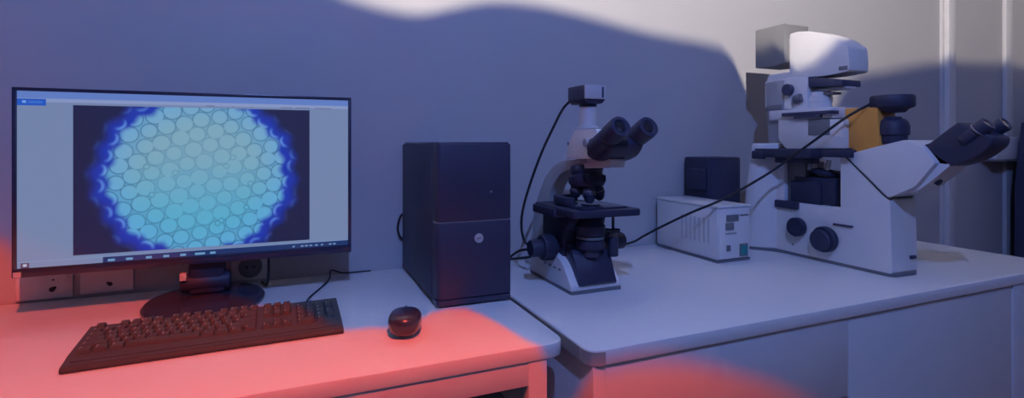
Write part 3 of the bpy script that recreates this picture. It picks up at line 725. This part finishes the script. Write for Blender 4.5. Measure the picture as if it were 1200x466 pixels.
# added lamp, no room fixture, throwing wavy white, blue and red bands
LP = Vector((.02, -.42, 2.6)); LT = Vector((.62, 1.15, .90))
ld = bpy.data.lights.new('added_band_light', 'SPOT')
lo = bpy.data.objects.new('added_band_light', ld); COL.objects.link(lo)
lo.location = LP; look(lo, LT)
ld.spot_size = math.radians(150); ld.spot_blend = .3; ld.shadow_soft_size = .004; ld.energy = 1
RM = (LT - LP).to_track_quat('-Z', 'Y').to_matrix()
AXX, AXY, AXZ = RM.col[0].copy(), RM.col[1].copy(), -RM.col[2]
def slide(P):
    d = Vector(P) - LP; z = d.dot(AXZ)
    return d.dot(AXX) / z, d.dot(AXY) / z
def pz(u, v, z): x, y = on_z(u, v, z); return slide((x, y, z))
def py(u, v, y): x, z = on_y(u, v, y); return slide((x, y, z))
low_pts = [py(2, 282, WY), py(30, 279, MYF), py(75, 294, MYF), py(118, 308, MYF), py(165, 322, MYF + .05), pz(215, 336, .77), pz(243, 343, .765), pz(300, 357, DZ + .003), pz(345, 365, DZ + .01), pz(400, 378, DZ + .02),
           pz(435, 384, DZ), pz(470, 381, DZ + .01), pz(512, 364, DZ), pz(540, 361, DZ), pz(565, 369, DZ), pz(600, 388, DZ), pz(635, 407, DZ), py(662, 416, .738), py(690, 426, .738), py(740, 424, .740), py(775, 423, .742), py(810, 427, .744), py(860, 438, .744), py(930, 460, .744)]
up_pts = [py(415, 0, WY), py(450, 10, WY), py(490, 16, WY), py(530, 9, WY), py(570, 2, WY), py(610, 3, WY), py(660, 12, WY), py(760, 38, WY), py(850, 57, WY), py(885, 60, 1.28), py(905, 64, 1.24), py(925, 76, 1.18), py(945, 87, 1.12), py(965, 91, 1.07), py(1000, 92, WY), py(1040, 83, WY), py(1100, 73, WY), py(1150, 74, WY), py(1200, 79, WY)]
nt = None
ld.use_nodes = True; nt = ld.node_tree; nt.nodes.clear()
N = nt.nodes.new; Lk = nt.links.new
outn = N('ShaderNodeOutputLight'); em = N('ShaderNodeEmission'); Lk(em.outputs[0], outn.inputs[0])
geo = N('ShaderNodeNewGeometry')
SIGN = 1
def dot(ax):
    n = N('ShaderNodeVectorMath'); n.operation = 'DOT_PRODUCT'; Lk(geo.outputs['Incoming'], n.inputs[0]); n.inputs[1].default_value = tuple(ax * SIGN); return n.outputs['Value']
def mth(op, a, b=None):
    n = N('ShaderNodeMath'); n.operation = op
    for i, q in enumerate((a, b)):
        if q is None: continue
        if isinstance(q, (int, float)): n.inputs[i].default_value = q
        else: Lk(q, n.inputs[i])
    return n.outputs[0]
dz_ = dot(AXZ); S_ = mth('DIVIDE', dot(AXX), dz_); T_ = mth('DIVIDE', dot(AXY), dz_)
S0, S1, T0, T1 = -1.6, 2.4, -1.6, 1.8
sn = mth('DIVIDE', mth('SUBTRACT', S_, S0), S1 - S0)
tn = mth('DIVIDE', mth('SUBTRACT', T_, T0), T1 - T0)
def curve(pts, tail0=0, tail1=0):
    n = N('ShaderNodeFloatCurve'); c = n.mapping.curves[0]
    P = sorted(((s - S0) / (S1 - S0), (t - T0) / (T1 - T0)) for s, t in pts)
    Q = [P[0]]
    for p in P[1:]:
        if p[0] - Q[-1][0] > .004: Q.append(p)
    Q = [(0, Q[0][1] + tail0)] + [q for q in Q if 0 < q[0] < 1] + [(1, Q[-1][1] + tail1)]
    c.points[0].location = Q[0]; c.points[1].location = Q[-1]
    for q in Q[1:-1]: c.points.new(*q)
    for p in c.points: p.handle_type = 'AUTO_CLAMPED'
    n.mapping.use_clip = False
    n.mapping.update(); Lk(sn, n.inputs['Value'])
    return n.outputs[0]
def step(edge, soft):
    n = N('ShaderNodeMapRange'); n.interpolation_type = 'SMOOTHSTEP'
    Lk(mth('SUBTRACT', tn, edge), n.inputs['Value'])
    n.inputs['From Min'].default_value = -soft; n.inputs['From Max'].default_value = soft
    return n.outputs[0]
def mixc(f, a, b):
    n = N('ShaderNodeMix'); n.data_type = 'RGBA'; Lk(f, n.inputs[0])
    for i, q in ((6, a), (7, b)):
        if isinstance(q, tuple): n.inputs[i].default_value = q
        else: Lk(q, n.inputs[i])
    return n.outputs[2]
RED, BLUE, WHITE = (1.36, .135, .06, 1), (.115, .20, .60, 1), (1.95, 1.8, 1.84, 1)
col = mixc(step(curve(low_pts, 0, -.12), .0025), RED, BLUE)
col = mixc(step(curve(up_pts, .3, -.02), .004), col, WHITE)
# the bands end a little outside the bench, so nothing spills on the rest of the room
tb = min(pz(60, 520, DZ)[1], py(700, 500, .766)[1]); tt = py(700, -60, WY)[1] + .6
def lim(edge, sgn):
    n = N('ShaderNodeMapRange'); n.interpolation_type = 'SMOOTHSTEP'
    Lk(mth('SUBTRACT', T_, edge), n.inputs['Value']); n.inputs['From Min'].default_value = -.03 * sgn; n.inputs['From Max'].default_value = .03 * sgn
    return n.outputs[0]
col = mixc(mth('MULTIPLY', lim(tb, 1), lim(tt, -1)), (0, 0, 0, 1), col)
Lk(col, em.inputs['Color']); gain = mth('ADD', 1.0, mth('MULTIPLY', .28, mth('POWER', mth('MAXIMUM', S_, 0.0), 2.0)))    # gain added to offset the falloff towards the right
Lk(mth('MULTIPLY', gain, 172.0), em.inputs['Strength'])
# added soft bluish fill light near the ceiling
pl = bpy.data.lights.new('added_room_fill', 'AREA'); po = bpy.data.objects.new('added_room_fill', pl); COL.objects.link(po)
pl.shape = 'RECTANGLE'; pl.size = 2.6; pl.size_y = 1.4; pl.energy = 9; pl.color = (.24, .36, 1.0)
po.location = (.8, -.6, 2.74); look(po, (.8, 1.2, .9))

p2 = bpy.data.lights.new('added_rear_fill', 'AREA'); po2 = bpy.data.objects.new('added_rear_fill', p2); COL.objects.link(po2)  # added fill light behind the camera, lifts dark areas below the monitor
p2.shape = 'RECTANGLE'; p2.size = 1.8; p2.size_y = 1.0; p2.energy = 3; p2.color = (.32, .42, 1.0)
po2.location = (-.3, -1.9, 1.9); look(po2, (.4, 1.3, .8))
w_ = bpy.data.worlds.new('world'); scene.world = w_; w_.use_nodes = True
w_.node_tree.nodes['Background'].inputs[0].default_value = (.5, .55, .8, 1)
w_.node_tree.nodes['Background'].inputs[1].default_value = .05
scene.view_settings.view_transform = 'Standard'
scene.view_settings.look = 'None'
scene.view_settings.exposure = 0
scene.view_settings.gamma = 1
scene.view_settings.use_curve_mapping = False
for o in bpy.data.objects:
    if '_o' in o: del o['_o']
